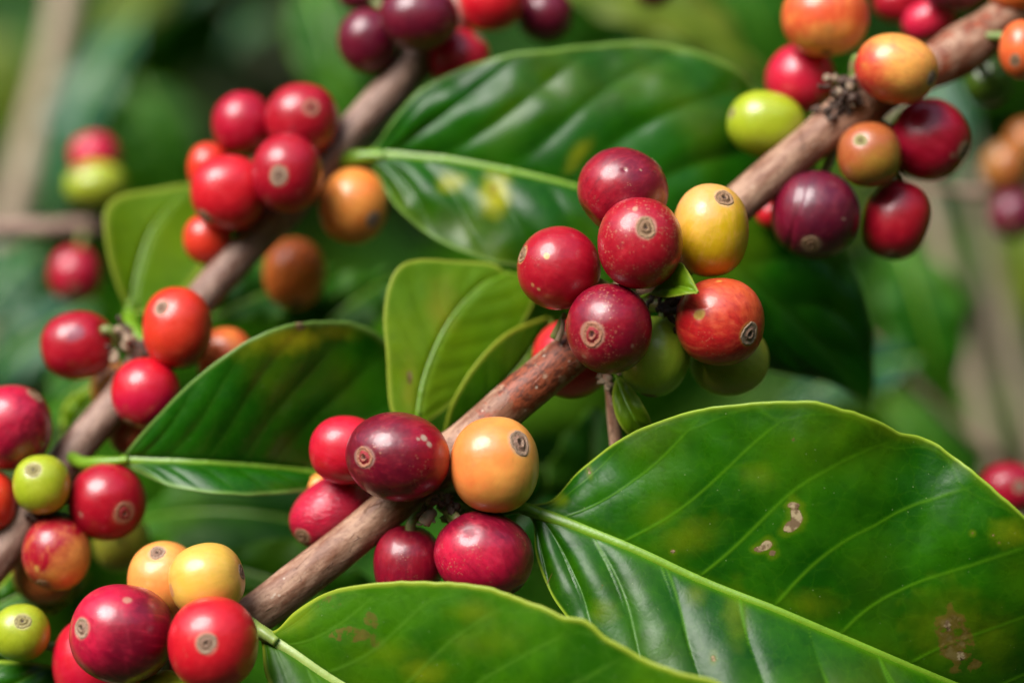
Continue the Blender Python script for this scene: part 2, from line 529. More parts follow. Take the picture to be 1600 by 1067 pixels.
    if stem:
        p0 = place(-s[None, :], np.array([.80]))[0]
        p1 = place(-s[None, :], np.array([1.12]))[0]
        pts = [p0, p1, .45 * p1 + .55 * nodeP, nodeP]
        path = catmull(pts, 14)
        L = np.linalg.norm(np.diff(path, axis=0), axis=1).sum()
        rad = np.linspace(.0010, .00085, 14)
        if L > .016: path = path[:9]; rad = rad[:9]
        Vs, Fs, Ts = tube_geo(path, rad, 10)
        mesh_obj("stem", Vs, Fs, M_STEM, root, C, tris=Ts)
    return root

# ------------------------------------------------------------------ branches
def branch(name, pts, label, cat, mat, nodes=(), peel=(), nu=500, nv=72, amp=.05, group=None, root=None, bumps=True):
    """pts: (px, py, d, r_px)"""
    w4 = np.array([[*P(x, y, d), r * K(d)] for x, y, d, r in pts])
    q = catmull(w4, nu)
    path, rad = q[:, :3], q[:, 3].copy()
    s = np.concatenate([[0], np.cumsum(np.linalg.norm(np.diff(path, axis=0), axis=1))])
    for (nx, ny, nd, am, wd) in nodes:
        c = P(nx, ny, nd)
        i = np.argmin(np.linalg.norm(path - c, axis=1))
        rad *= 1 + am * np.exp(-((s - s[i]) / wd) ** 2)
    ang = np.linspace(0, 2 * np.pi, nv, endpoint=False)
    R0 = rad.mean()
    u = s[:, None] * np.ones((1, nv)); v = ang[None, :] * np.ones((nu, 1))
    bc = np.stack([u, R0 * np.cos(v), R0 * np.sin(v)], -1)
    rn = 1 + amp * fnoise(bc * np.array([90, 260, 260]), 3) + amp * .45 * fnoise(bc * np.array([400, 1400, 1400]) + 3, 3)
    V, F, T = tube_geo(path, rad, nv, 1.0, rn)
    pv = np.zeros((nu, nv))
    for (x, y, d, rr, am) in peel:
        c = P(x, y, d)
        dist = np.linalg.norm(V[:nu * nv].reshape(nu, nv, 3) - c, axis=-1)
        pv = np.maximum(pv, am * np.exp(-(dist / rr) ** 2))
    bcf = np.vstack([bc.reshape(-1, 3), [[0, 0, 0]], [[s[-1], 0, 0]]])
    pvf = np.concatenate([pv.ravel(), [0, 0]])
    if root is None:
        root = empty(name, path[0], label, cat, group)
        mesh_obj("bark", V, F, mat, root, path[0], {"bark": bcf, "peel": pvf}, T)
    else:
        return mesh_obj(name, V, F, mat, root, root.location, {"bark": bcf, "peel": pvf}, T)
    return root

def debris(root, px, py, d, n, spread, mat, name="node_stub", seed=0):
    """dried flower remains and stubs crusted round a node: bent tapering scraps in one mesh"""
    r = np.random.RandomState(seed)
    VV, FF, TT = [], [], []
    off = 0
    c = P(px, py, d)
    for i in range(n):
        st = c + r.normal(0, .35, 3) * spread * np.array([1, .6, 1])
        dr = nrm(r.normal(0, 1, 3) + np.array([0, -.5, 0]))
        ln = spread * r.uniform(.3, 1.0)
        p = [st]
        for j in range(5):
            dr = nrm(dr + r.normal(0, .35, 3)); p.append(p[-1] + dr * ln / 5)
        path = catmull(p, 14)
        rad = np.interp(np.linspace(0, 1, 14), [0, .5, .85, 1], [1, .8, 1.1, .45]) * spread * r.uniform(.08, .2)
        rn = 1 + .3 * r.normal(0, 1, (14, 9)).clip(-1.5, 1.5) * .6
        V, F, T = tube_geo(path, rad, 9, r.uniform(.35, 1), rn)
        VV.append(V); FF.append(F + off); TT.append(T + off); off += len(V)
    return mesh_obj(name, np.vstack(VV), np.vstack(FF), mat, root, root.location, tris=np.vstack(TT))

# ------------------------------------------------------------------ leaves
def leaf_geo(mid, A, B, nt, ns, nveins, sweep, quilt, belly, noise_amp, marks, dome=1, seed=0, veinw=.00035, edgew=.0007, wave=0.0, outside=-1, quiltB=None):
    mid = catmull(mid, nt); A = catmull(A, nt); B = catmull(B, nt)
    L = np.linalg.norm(np.diff(mid, axis=0), axis=1).sum()
    sg = np.concatenate([np.linspace(-1, 0, ns, endpoint=False), np.linspace(0, 1, ns + 1)])
    t = np.linspace(0, 1, nt)[:, None] * np.ones((1, len(sg)))
    s = sg[None, :] * np.ones((nt, 1))
    sa = np.abs(s)
    # ease rows so that they leave the midrib at the vein angle
    for Q in (A, B):
        tq = np.linspace(0, 1, nt)
        Q += (mid - Q) * (.010 * fnoise(np.stack([tq * 60, tq * 23 + seed, tq * 0 + seed], -1), 3) * np.sin(np.pi * tq))[:, None]
    M = mid[:, None, :]; E = np.where(s[..., None] >= 0, A[:, None, :], B[:, None, :])
    V = M + (E - M) * sa[..., None]
    du = np.gradient(V, axis=0); dv = np.gradient(V, axis=1)
    N = nrm(np.cross(du, dv))
    sm = np.array([0, outside, 0.0])
    mean = N.mean((0, 1))
    if mean @ sm < 0: N = -N
    width = np.linalg.norm(E - M, axis=-1)
    spacing = .82 / nveins
    ph = np.zeros_like(t)
    side = np.where(s >= 0, 0.0, .45)
    sw = sweep * (sa ** 1.15)
    wob = .012 * np.sin(sa * 7 + np.floor((t - sw) / spacing) * 1.7)
    ph = (t - sw + wob * .5 - .05) / spacing + side
    fr = ph - np.floor(ph)
    dist = np.minimum(fr, 1 - fr) * spacing * L * .85
    vn = np.exp(-(dist / veinw) ** 2) * smooth(1.0, .80, sa) * (1 - .45 * sa) * smooth(0, .03, t)
    # looping vein ends near the margin
    loop = np.exp(-((1 - sa) * width - .0022 - .0012 * np.cos(fr * 2 * np.pi)) ** 2 / (veinw * .9) ** 2) * .25
    vn = np.maximum(vn, loop * smooth(.1, .2, t) * smooth(1, .9, t))
    prof = 1 - np.abs(2 * fr - 1) ** 2.2
    q = np.where(s < 0, quilt if quiltB is None else quiltB, quilt) * prof * np.sin(np.pi * np.clip(sa, 0, 1)) ** .8 * smooth(0, .1, t) * smooth(1, .85, t)
    bel = belly * np.sin(np.pi * sa) * np.sin(np.pi * t)
    nz = noise_amp * fnoise(V * 130 + seed, 3) * sa
    wv = wave * sa ** 3 * np.sin(t * 34 + seed + s * 2)
    groove = -.0004 * np.exp(-(sa * width / .0009) ** 2) + .00010 * vn
    V = V + N * (q + bel + nz + groove + wv)[..., None]
    edge = smooth(edgew * 1.5, edgew * .3, (1 - sa) * width)
    midb = np.exp(-(sa * width / .0012) ** 2) * .9
    vein = np.maximum(vn, midb)
    yel = .16 * smooth(-.2, 1.0, fnoise(V * 95 + seed * 1.7, 2)) + .25 * smooth(.94, 1.0, sa)
    brn = np.zeros_like(t)
    flat = V
    for (kind, x, y, rx, ry, rot, am) in marks:
        # mark measured on the leaf as seen: find the nearest leaf point then falloff in metres
        ray = P(x, y, 0) - np.array([0, -D, ZC]); ray = ray / np.linalg.norm(ray)
        rel = flat - np.array([0, -D, ZC])
        dd = np.linalg.norm(rel - (rel @ ray)[..., None] * ray, axis=-1)
        c = flat.reshape(-1, 3)[np.argmin(dd)]
        e1 = np.array([math.cos(rot), 0, math.sin(rot)]); e2 = np.array([-math.sin(rot), 0, math.cos(rot)])
        r = flat - c
        k = S
        a_ = (r @ e1) / (rx * k); b_ = (r @ e2) / (ry * k)
        rr = np.sqrt(a_ ** 2 + b_ ** 2) * (1 + .25 * fnoise(flat * 900 + seed, 2))
        mk = am * (1 - smooth(.55, 1.1, rr)) if kind == 'b' else am * .75 * (1 - smooth(0, 1.45, rr))
        if kind == 'y': yel = np.maximum(yel, mk)
        else:
            brn = np.maximum(brn, mk)
            if am > .85: yel = np.maximum(yel, .32 * (1 - smooth(.9, 1.0 + 18 / (rx + 8), rr)))
    return V, N, mid, t, s, dict(vein=vein.ravel(), edge=edge.ravel(), yellow=yel.ravel(), brown=brn.ravel()), L

def leaf(label, mid, A, B, mat, petiole=None, ribmat=None, ribw=(.0011, .0003), group="coffee leaves", nt=160, ns=34, nveins=8, sweep=.2,
         quilt=.0006, belly=.0008, noise_amp=.0003, marks=(), seed=0, world=False, name="coffee_leaf", thick=.0003, rib=True, veinw=.00035, wave=0.0, vs=1.0,
         ribend=.93, edgew=.0007, petr=None, outside=-1, quiltB=None):
    cv = (lambda p: np.array(p, float)) if world else (lambda p: np.array([P(*q) for q in p]))
    mid, A, B = cv(mid), cv(A), cv(B)
    V, N, mc, t, s, at, L = leaf_geo(mid, A, B, nt, ns, nveins, sweep, quilt, belly, noise_amp, marks, seed=seed, veinw=veinw, wave=wave, edgew=edgew, outside=outside, quiltB=quiltB)
    base = mc[0]
    at['vein'] = at['vein'] * vs
    root = empty(name, base, label, "leaf", group)
    nr, nc = V.shape[:2]
    F = grid_faces(nr, nc)
    b = mesh_obj("blade", V.reshape(-1, 3), F, mat, root, base, at)
    md = b.modifiers.new("thickness", 'SOLIDIFY'); md.thickness = thick; md.offset = 0
    if rib:
        n = 120 if nt > 100 else 30
        k = int(nr * ribend)
        line = V[:k, ns] if True else mc[:k]
        line = line + N[:k, ns] * .00015
        idx = np.linspace(0, k - 1, n)
        path = np.stack([np.interp(idx, np.arange(k), line[:, c]) for c in range(3)], 1)
        rad = np.linspace(1, 0, n) ** .8 * (ribw[0] - ribw[1]) + ribw[1]
        Vr, Fr, Tr = tube_geo(path, rad, 14, .62)
        mesh_obj("midrib", Vr, Fr, ribmat or M_RIB, root, base, tris=Tr)
    if petiole is not None:
        pp = catmull(cv(petiole), 40)
        rr = np.linspace(1.25, 1.0, 40) * (1 - .36 * smooth(.6, 1, np.linspace(0, 1, 40))) * ((petr or ribw[0]) * 1.05)
        Vp, Fp, Tp = tube_geo(pp, rr, 14, .85)
        mesh_obj("petiole", Vp, Fp, ribmat or M_RIB, root, base, tris=Tp)
    return root

def simple_leaf(label, base, tip, wpx, mat, face=(-.1, -.8, .5), bend=.12, group="blurred leaves behind the branches", nveins=7, seed=0, fold=.12, name="coffee_leaf", kw=None):
    """leaf between two photograph points with depths, blade facing the given way"""
    b = P(*base); t = P(*tip)
    ax = t - b; L = np.linalg.norm(ax); ax = ax / L
    n = np.array(face, float); n = nrm(n - (n @ ax) * ax)
    sd = np.cross(ax, n)
    W = wpx / 2 * K((base[2] + tip[2]) / 2)
    u = np.linspace(0, 1, 9)
    prof = np.array([0.02, .50, .85, 1.0, .98, .84, .60, .28, 0.0])
    line = b + u[:, None] * ax * L + (bend * L * np.sin(np.pi * u))[:, None] * n - (bend * .6 * L * u ** 2)[:, None] * np.array([0, 0, 1.0])
    A = line + (prof * W)[:, None] * sd + (prof * W * fold)[:, None] * n
    B = line - (prof * W)[:, None] * sd + (prof * W * fold)[:, None] * n
    o = dict(nt=60, ns=14, nveins=nveins, world=True, seed=seed, quilt=.0001, vs=.1, noise_amp=.0006, ribw=(.0008, .0003), wave=.0012, thick=.0004)
    o.update(kw or {})
    return leaf(label, line, A, B, mat, group=group, name=name, outside=(-1 if n[1] < 0 else 1), **o)

# ================================================================== THE SETTING
def ground():
    n = 160
    g = np.linspace(-1, 1, n); g = np.sign(g) * np.abs(g) ** 2.2 * 60
    X, Y = np.meshgrid(g, g + 2, indexing='ij')
    rr = np.hypot(X, Y)
    Z = .02 * fnoise(np.stack([X * 1.5, Y * 1.5, X * 0], -1), 3) + 6.5 * smooth(3.5, 14, rr) * (1 + .15 * fnoise(np.stack([X * .3, Y * .3, X * 0], -1), 2))
    m = NT("soil and litter"); co = m.coord()
    c = m.mix(m.step(m.noise(co, 6, 6, .7), .4, .62), (.045, .035, .015), (.025, .060, .010))
    c = m.mix(m.step(m.noise(co, 30, 4, .7), .55, .7), c, (.09, .08, .03))
    m.P(Base_Color=c, Roughness=.95, Normal=m.bump(m.noise(co, 40, 5, .7), .02, .8))
    o = mesh_obj("ground", np.stack([X, Y, Z], -1).reshape(-1, 3), grid_faces(n, n), m.m)
    tag(o, "dark soil and leaf litter below the coffee shrubs", kind="structure")
ground()

def foliage_mass(name, label, n, box, size, mat, seed, gap=None, face_up=.55):
    r = np.random.RandomState(seed)
    nu = 7
    u = np.linspace(0, 1, nu)
    prof = np.array([.02, .6, .95, 1.0, .8, .45, 0.0])
    Vs, Fs, ye, vn = [], [], [], []
    gf = grid_faces(nu, 5)
    off = 0
    for i in range(n):
        for _ in range(20):
            c = np.array([r.uniform(*box[0]), r.uniform(*box[1]), r.uniform(*box[2])])
            if gap is None or not gap(c, r): break
        L = r.uniform(*size); W = L * r.uniform(.2, .27)
        ax = nrm(np.array([r.normal(0, .8), r.normal(-.2, .6), r.normal(-.45, .45)]))
        nn = np.array([r.normal(0, .45), r.normal(-.35, .45), face_up + r.normal(0, .3)]); nn = nrm(nn - (nn @ ax) * ax)
        sd = np.cross(ax, nn)
        line = c + (u - .5)[:, None] * ax * L + (.10 * L * np.sin(np.pi * u))[:, None] * nn
        cols = []
        for sv in (-1, -.5, 0, .5, 1):
            cols.append(line + (sv * prof * W)[:, None] * sd + (abs(sv) * prof * W * .22)[:, None] * nn + (.05 * W * np.sin(u * 11 + i))[:, None] * abs(sv) * nn)
        V = np.stack(cols, 1).reshape(-1, 3)
        Vs.append(V); Fs.append(gf + off); off += len(V)
        ye.append(np.full(len(V), max(0, r.normal(.05, .25))))
        vn.append(np.tile([0, 0, .8, 0, 0], nu))
    z = np.zeros(off)
    o = mesh_obj(name, np.vstack(Vs), np.vstack(Fs), mat, attrs={"yellow": np.concatenate(ye), "vein": np.concatenate(vn), "edge": z, "brown": z})
    tag(o, label, "foliage", kind="stuff")
    return o
foliage_mass("foliage", "hedge of coffee shrubs standing behind the viewer", 2600, ((-3.6, 3.8), (-3.6, -1.9), (.0, 2.5)), (.18, .28), M_BACK, 31)
foliage_mass("foliage", "leafy shrub at the right of the viewer", 1300, ((1.3, 2.6), (-1.9, 1.0), (.0, 2.6)), (.16, .25), M_BACK, 32)
foliage_mass("foliage", "leafy shrub at the left of the viewer", 900, ((-2.9, -1.7), (-1.6, 1.0), (.0, 1.9)), (.16, .25), M_BACK, 34)
foliage_mass("foliage", "unseen leafy crown added overhead to cut light from the back", 1500, ((-.1, 2.6), (.25, 2.8), (2.15, 2.9)), (.18, .28), M_BACK, 33)  # crown added out of view to dim light from the back and right
foliage_mass("foliage", "unseen crown added to shade the hollow behind the branches", 1000, ((-1.25, -.15), (.5, 1.7), (2.15, 2.6)), (.14, .22), M_BACK, 35)  # added out of view so its shadow darkens the upper left hollow
def dark_gap(c, r):            # hollow between the shrubs, upper left of the view
    x = c[0] / (c[1] + D) * D / S + 800; y = 533.5 - (c[2] - ZC) / (c[1] + D) * D / S
    return (250 < x < 560 and -80 < y < 330 and r.uniform() < .85)
foliage_mass("foliage", "dark green out of focus leaves filling the shrubs behind the branches", 3000, ((-1.3, 1.3), (.68, 1.3), (.35, 2.1)), (.09, .15), M_BACK, 5, dark_gap)
foliage_mass("foliage", "distant deep green wall of shrub leaves at the back", 6500, ((-3.0, 3.0), (1.3, 2.9), (.0, 3.2)), (.18, .28), M_BACK, 6)

GB = "pale trunks in the background"
branch("shrub_trunk", [(130, -260, 300, 26), (105, 0, 300, 26), (62, 190, 300, 27), (22, 330, 300, 28), (-40, 560, 300, 29), (-90, 900, 300, 30), (-120, 1600, 300, 32)],
       "pale beige blurred stem rising at the upper left edge", "trunk", M_PALE, nu=160, nv=24, amp=.08, group=GB)
branch("shrub_trunk", [(1390, 120, 230, 12), (1440, 280, 230, 14), (1480, 420, 230, 15), (1515, 560, 235, 16), (1560, 760, 240, 17), (1640, 1100, 250, 32), (1700, 1600, 260, 34)],
       "broad beige brown blurred stem left of the greyer one at the right edge", "trunk", M_PALE, nu=160, nv=24, amp=.08, group=GB)
branch("shrub_trunk", [(1500, 150, 270, 12), (1530, 330, 270, 14), (1560, 480, 270, 15), (1600, 640, 270, 16), (1680, 900, 275, 22), (1780, 1500, 280, 24)],
       "slim whitish grey blurred stem at the right edge", "trunk", M_PALE, nu=160, nv=24, amp=.08, group=GB)
branch("coffee_twig", [(1330, 500, 150, 6), (1400, 570, 150, 7), (1480, 650, 155, 7), (1580, 740, 160, 8), (1700, 850, 165, 9)],
       "thin brown blurred twig slanting down behind the big right leaf", "twig", M_BARK_B, nu=80, nv=16)
branch("coffee_twig", [(1440, 285, 120, 5), (1500, 300, 120, 7), (1560, 300, 120, 8), (1640, 290, 120, 9), (1760, 260, 120, 9)],
       "short brown blurred twig holding the orange and purple cherries at the right edge", "twig", M_BARK_B, nu=80, nv=16)
branch("coffee_branch", [(-260, 345, 118, 15), (-100, 352, 118, 15), (20, 358, 118, 15), (120, 355, 118, 14), (200, 350, 118, 12), (330, 330, 120, 10)],
       "horizontal brown blurred branch at the left edge", "branch", M_BARK_B, nu=160, nv=24, amp=.1, group="coffee branches")

# ================================================================== BRANCHES
A_PTS = [(-150, 1390, 20, 36), (100, 1190, 10, 35), (250, 1075, 5, 34), (400, 960, 1, 33), (455, 917, 1, 33), (570, 826, 3, 32), (690, 722, 4, 32), (800, 628, 5, 34), (900, 545, 7, 33),
         (1020, 438, 11, 31), (1155, 317, 17, 31), (1302, 196, 23, 31), (1400, 132, 27, 32), (1480, 92, 30, 33), (1570, 30, 34, 34), (1700, -80, 40, 36), (1950, -320, 52, 38)]
NA = dict(c=(985, 470, 7), m=(690, 770, 2), b=(255, 1000, 4), u=(1330, 165, 22), v=(1500, 55, 30))
brA = branch("coffee_branch", A_PTS, "main grey brown branch in focus, running from lower left to the upper right corner", "branch", M_BARK,
       nodes=((690, 735, 4, .22, .0045), (255, 1070, 5, .2, .005), (985, 470, 10, .2, .005), (1330, 175, 24, .22, .006), (1500, 75, 31, .2, .006)),
       peel=((820, 600, 3, .0055, 1.1), (865, 560, 3, .006, .95), (760, 640, 2, .003, .5), (900, 545, 4, .006, .8), (450, 905, 0, .003, .3), (1480, 92, 28, .008, .62), (1540, 50, 30, .008, .6)),
       nu=1100, nv=110, amp=.035, group="coffee branches")
B_PTS = [(-300, 1240, 8, 32), (-80, 960, 14, 30), (0, 868, 18, 29), (55, 790, 21, 29), (115, 707, 24, 28), (187, 624, 27, 28), (250, 545, 30, 27), (318, 462, 33, 27), (430, 340, 38, 27), (545, 213, 42, 28),
         (640, 110, 46, 29), (740, -10, 50, 29), (900, -220, 56, 31)]
NB = dict(l=(58, 795, 19), n=(215, 560, 29), p=(445, 325, 38), t=(680, 60, 46))
brB = branch("coffee_branch", B_PTS, "softly blurred brown branch on the left, parallel to the main one", "branch", M_BARK_B,
       nodes=((58, 790, 21, .2, .005), (225, 570, 29, .2, .005), (445, 325, 38, .2, .005), (680, 60, 47, .2, .005)),
       nu=600, nv=64, amp=.05, group="coffee branches")
debris(brA, 684, 778, -3.5, 9, .0042, M_DEBRIS, seed=1)
debris(brA, 672, 800, -3, 4, .003, M_DRY, seed=2)
debris(brA, 700, 795, -1, 5, .004, M_STEM, seed=12)
debris(brA, 1318, 152, 19, 20, .0048, M_DEBRIS, seed=3)
debris(brA, 1322, 132, 19, 6, .0045, M_DRY, seed=4)
debris(brA, 952, 596, 6, 8, .0035, M_DRY, seed=5)
debris(brA, 1040, 480, 0, 12, .0045, M_DEBRIS, seed=6)
def stub(root, pts, r0, r1, mat, name="bud"):
    p = catmull([P(*q) for q in pts], 16)
    V, F, T = tube_geo(p, np.linspace(r0, r1, 16), 12, .8)
    mesh_obj(name, V, F, mat, root, root.location, tris=T)
stub(brA, [(866, 528, 3), (874, 510, 2), (883, 490, 1)], .0009, .0005, M_STEM)
stub(brA, [(872, 532, 2), (879, 512, 1), (880, 498, 1)], .0006, .0004, M_DRY)
stub(brA, [(690, 790, 0), (702, 800, -3), (716, 812, -5)], .0011, .0009, M_STEM)
stub(brA, [(676, 800, -2), (668, 808, -4), (662, 818, -4)], .0010, .0012, M_DRY)
debris(brB, 200, 535, 25, 14, .0055, M_DRY, seed=8)
debris(brB, 210, 545, 24, 8, .0045, M_DEBRIS, seed=9)
debris(brB, 440, 328, 36, 9, .0035, M_DEBRIS, seed=10)
debris(brB, 60, 800, 17, 10, .005, M_DEBRIS, seed=11)
branch("side_twig", [(948, 585, 7, 7), (953, 612, 6, 8), (958, 650, 6, 10), (964, 700, 7, 11), (972, 760, 9, 11), (985, 830, 12, 12)], "", "", M_BARK, nu=120, nv=30, amp=.07, root=brA)

# ================================================================== CHERRIES
g = "cherries of the sharp centre cluster"
n = NA['c']
cherry(973, 299, 142, 136, 2, 'dark', "large scarless dark red cherry at the top of the centre cluster", n, g, sdir=(.5, .12, .86), stem=False, speck=.35, hi=True, mott=.7, roll=-20,
       spots=((975, 268, .05, .35), (1035, 262, .07, .5), (918, 350, .10, .8), (998, 270, .03, .6)), dents=((973, 270, .05, .02),), pal2='crimson', gdir=(-.6, -.2, -.6), goff=-.1, rough=.27)
cherry(1000, 380, 132, 144, -10, 'crimson', "speckled crimson cherry with a round tan scar facing the viewer, middle of centre cluster", n, g, scar=(1006, 358), speck=1.0, hi=True, mott=.6, smat=0, ssize=.29,
       spots=((990, 330, .07, .6),), rough=.25)
cherry(1110, 361, 119, 146, 0, 'yellow', "golden yellow cherry with a small scar on top, right side of the centre cluster", n, g, scar=(1128, 312), speck=.15, hi=True, mott=.35, ssize=.29, rough=.30,
       pal2='peach', gdir=(-.4, -.2, .9), goff=.1, smat=0)
cherry(873, 419, 131, 130, -1.5, 'crimson', "bright crimson cherry with a tiny yellow spot, leftmost of the centre cluster", n, g, scar=(815, 398), speck=.35, hi=True, mott=.4, roll=12,
       spots=((853, 402, .09, 1.0), (833, 445, .06, .5), (842, 452, .05, .6)), scol=(.55, .36, .12), rough=.24)
cherry(952, 513, 134, 142, -8, 'dark', "dark crimson cherry with a ringed red scar at the lower left, just above the branch", n, g, scar=(923, 523), speck=.75, hi=True, mott=.6, smat=1, ssize=.33, rough=.23, pal2='crimson',
       spots=((943, 480, .035, .6), (912, 556, .07, .35), (985, 540, .06, .4)), roll=8)
cherry(1125, 503, 138, 137, -4, 'blush', "orange red cherry with ringed scar and yellow blemish, right of the centre cluster", n, g, scar=(1167, 522), speck=.45, hi=True, mott=.9, ssize=.31, smat=2,
       spots=((1090, 493, .15, 1.0), (1122, 441, .09, .7)), scol=(.50, .30, .05), gdir=(.4, -.3, .8), goff=.1, rough=.27, dents=((1090, 497, .07, .02),))
cherry(1024, 556, 108, 130, 4, 'green', "shaded green cherry hanging below the centre cluster", n, g, sdir=(.05, -.1, -1), speck=.2, hi=True, mott=.4, smat=2, ssize=.3, roll=-12, rough=.34)
cherry(1140, 562, 124, 114, 10, 'olive', "dull olive green cherry half hidden behind the orange red one", n, g, sdir=(.6, .3, -.6), mott=.5, rough=.36)
cherry(893, 560, 124, 124, 16, 'red', "red cherry showing on both sides behind the main branch", n, g, sdir=(-.5, .6, -.5), mott=.4)
g = "cherries of the lower middle cluster"
n = NA['m']
cherry(622, 714, 163, 140, -7, 'wine', "darkest plum purple cherry with ringed scar and pale peeled patch, resting on the branch", n, g, scar=(571, 712), speck=.35, hi=True, mott=.6, smat=1, ssize=.27, pal2='crimson',
       gdir=(1, -.3, .3), goff=.2, spots=((663, 683, .09, 1.0), (671, 692, .08, 1.0), (655, 684, .05, .9)), scol=(.38, .26, .19), rough=.22, roll=-8)
cherry(773, 726, 140, 150, -6, 'orange', "smooth light orange cherry with a grey scar, in front of the branch", n, g, scar=(812, 690), speck=.05, hi=True, mott=.35, ssize=.33, smat=2, rough=.24,
       gdir=(-.5, -.6, .3), goff=.1, spots=())
cherry(540, 703, 114, 108, 4, 'red', "plain coral red cherry tucked behind the left side of the plum purple one", n, g, sdir=(-.6, .5, .4), speck=.15, hi=True, mott=.5, pal2='pink', rough=.27)
cherry(519, 799, 142, 104, 11.5, 'pink', "wrinkled pinkish red cherry lying behind the branch with its scar at the lower left end", n, g, scar=(474, 836), speck=.35, hi=True, mott=.9, roll=33, wrinkle=.5, ssize=.30, smat=0,
       pal2='dark', gdir=(-.1, -.2, -1), goff=.1, rough=.27)
cherry(638, 882, 108, 124, 1, 'dark', "small dark red cherry under the branch, left of the larger purplish one", n, g, sdir=(-.1, .2, -1), speck=.25, hi=True, mott=.6, pal2='crimson', rough=.26)
cherry(757, 867, 158, 136, -5, 'dark', "big purplish red cherry hanging under the orange one, its scar at the bottom", n, g, scar=(806, 921), speck=.55, hi=True, mott=.6, smat=0, ssize=.26, pal2='pink', gdir=(-.1, -.4, -.5), goff=-.2,
       rough=.24, roll=-14, dents=((735, 826, .22, .035),))
cherry(508, 768, 66, 60, 19, 'orange', "orange sliver of a cherry behind the two red ones left of the branch", n, g, mott=.4)
g = "cherries of the bottom left cluster"
n = NA['b']
cherry(191, 990, 164, 154, -10, 'dark', "large dark red cherry with a pale scar on its left, bottom left cluster", n, g, scar=(135, 975), speck=.1, hi=True, mott=.5, smat=2, ssize=.25, pal2='pink', gdir=(-.8, -.2, .2), goff=-.1,
       spots=((205, 934, .10, .5),), rough=.22, roll=-10)
cherry(333, 1006, 141, 148, -18, 'red', "bright red cherry with a pale scar facing the viewer, bottom left cluster", n, g, scar=(330, 997), speck=.05, hi=True, mott=.3, smat=2, ssize=.27, rough=.24)
cherry(256, 906, 112, 122, 3, 'orange', "peach orange cherry with a sunken top, behind the yellow one", n, g, scar=(250, 858), hi=True, mott=.5, smat=2, ssize=.3, rough=.3, dents=((245, 862, .4, .04),))
cherry(323, 906, 119, 117, -8, 'gold', "amber yellow cherry on top of the bottom left cluster", n, g, stem=False, scar=(380, 892), hi=True, mott=.4, smat=2, rough=.28, spots=((272, 920, .2, .7),), scol=(.42, .13, .09), roll=10)
cherry(150, 1034, 136, 146, 7, 'red', "red cherry mostly hidden behind the large dark one at the bottom left", n, g, sdir=(-.7, .4, -.3), mott=.4, pal2='pink')
cherry(258, 1106, 120, 120, -5, 'lime', "yellowish green cherry cut off by the bottom edge of the picture", n, g, mott=.3)
cherry(33, 988, 90, 90, 4, 'lime', "pale green cherry with a brown scar at the lower left edge", (130, 1010, 8), g, scar=(42, 966), mott=.4, smat=3, ssize=.34, rough=.28)
g = "cherries of the left edge cluster"
n = NB['l']
cherry(20, 668, 122, 132, 18, 'dark', "dark red cherry cut by the left edge above the small green one", n, g, sdir=(.6, -.2, .75), mott=.8, pal2='pink', gdir=(-.5, -.4, .6), goff=-.1, speck=.2)
cherry(-12, 782, 78, 92, 17, 'orangered', "scarlet cherry just showing at the left edge", n, g, mott=.3)
cherry(65, 757, 89, 93, 11, 'lime', "small bright green cherry with a dark scar on top, on the left branch", n, g, scar=(58, 732), mott=.3, smat=3, ssize=.34, rough=.27)
cherry(168, 784, 121, 122, 16, 'crimson', "glossy crimson cherry with a ringed scar, right of the small green one", n, g, scar=(202, 799), mott=.4, smat=1, ssize=.33, rough=.22, spots=((133, 800, .08, .5),))
cherry(88, 864, 106, 116, 13, 'crimson', "red cherry turning orange on one side, below the small green one", n, g, sdir=(-.3, -.6, -.9), mott=.25, pal2='orange', gdir=(.9, -.3, -.6), goff=.15, spots=((66, 885, .1, .9),), scol=(.55, .3, .06))
cherry(70, 892, 100, 106, 27, 'brown', "brownish red cherry almost hidden behind the half orange one", n, g, mott=.4)
cherry(190, 846, 88, 92, 44, 'olive', "dim olive yellow cherry blurred below the glossy crimson one", (160, 800, 30), g, mott=.3)
g = "cherries of the left middle cluster"
n = NB['n']
cherry(122, 540, 114, 108, 28, 'crimson', "crimson cherry with a grey bruise, hanging left of the blurred branch", n, g, sdir=(-.6, .3, -.2), mott=.5, spots=((126, 520, .28, .55),), scol=(.10, .05, .09), rough=.24, roll=8)
cherry(277, 512, 108, 128, 20, 'orangered', "upright orange red cherry with a faint scar on top, on the left branch", n, g, scar=(258, 481), mott=.3, smat=2, ssize=.24, rough=.25)
cherry(228, 614, 108, 112, 19, 'red', "pinkish red glossy cherry directly below the upright orange red one", n, g, sdir=(-.4, -.3, -.8), mott=.3, pal2='pink', gdir=(0, -.5, -.7), goff=0, rough=.22)
cherry(352, 560, 92, 98, 34, 'orangered', "soft orange cherry peeping over the yellow spotted leaf", n, g, mott=.3, pal2='orange')
cherry(180, 606, 76, 80, 40, 'orange', "orange cherry peeping from behind the left branch", n, g, mott=.3)
cherry(207, 676, 74, 78, 33, 'brown', "dark brownish cherry between the left branch and the yellow spotted leaf", n, g, mott=.4, pal2='dark')
g = "cherries of the upper left cluster"
n = NB['p']
cherry(380, 194, 96, 102, 42, 'crimson', "crimson cherry at the top left of the upper left cluster", n, g, mott=.4, sdir=(-.3, .1, .9), pal2='pink')
cherry(472, 187, 114, 114, 36, 'crimson', "large crimson cherry at the top right of the upper left cluster", n, g, scar=(490, 172), mott=.5, smat=1, ssize=.26)
cherry(449, 271, 112, 124, 26, 'crimson', "frontmost crimson cherry with a pale tan scar, upper left cluster", n, g, scar=(440, 278), mott=.3, smat=2, ssize=.30)
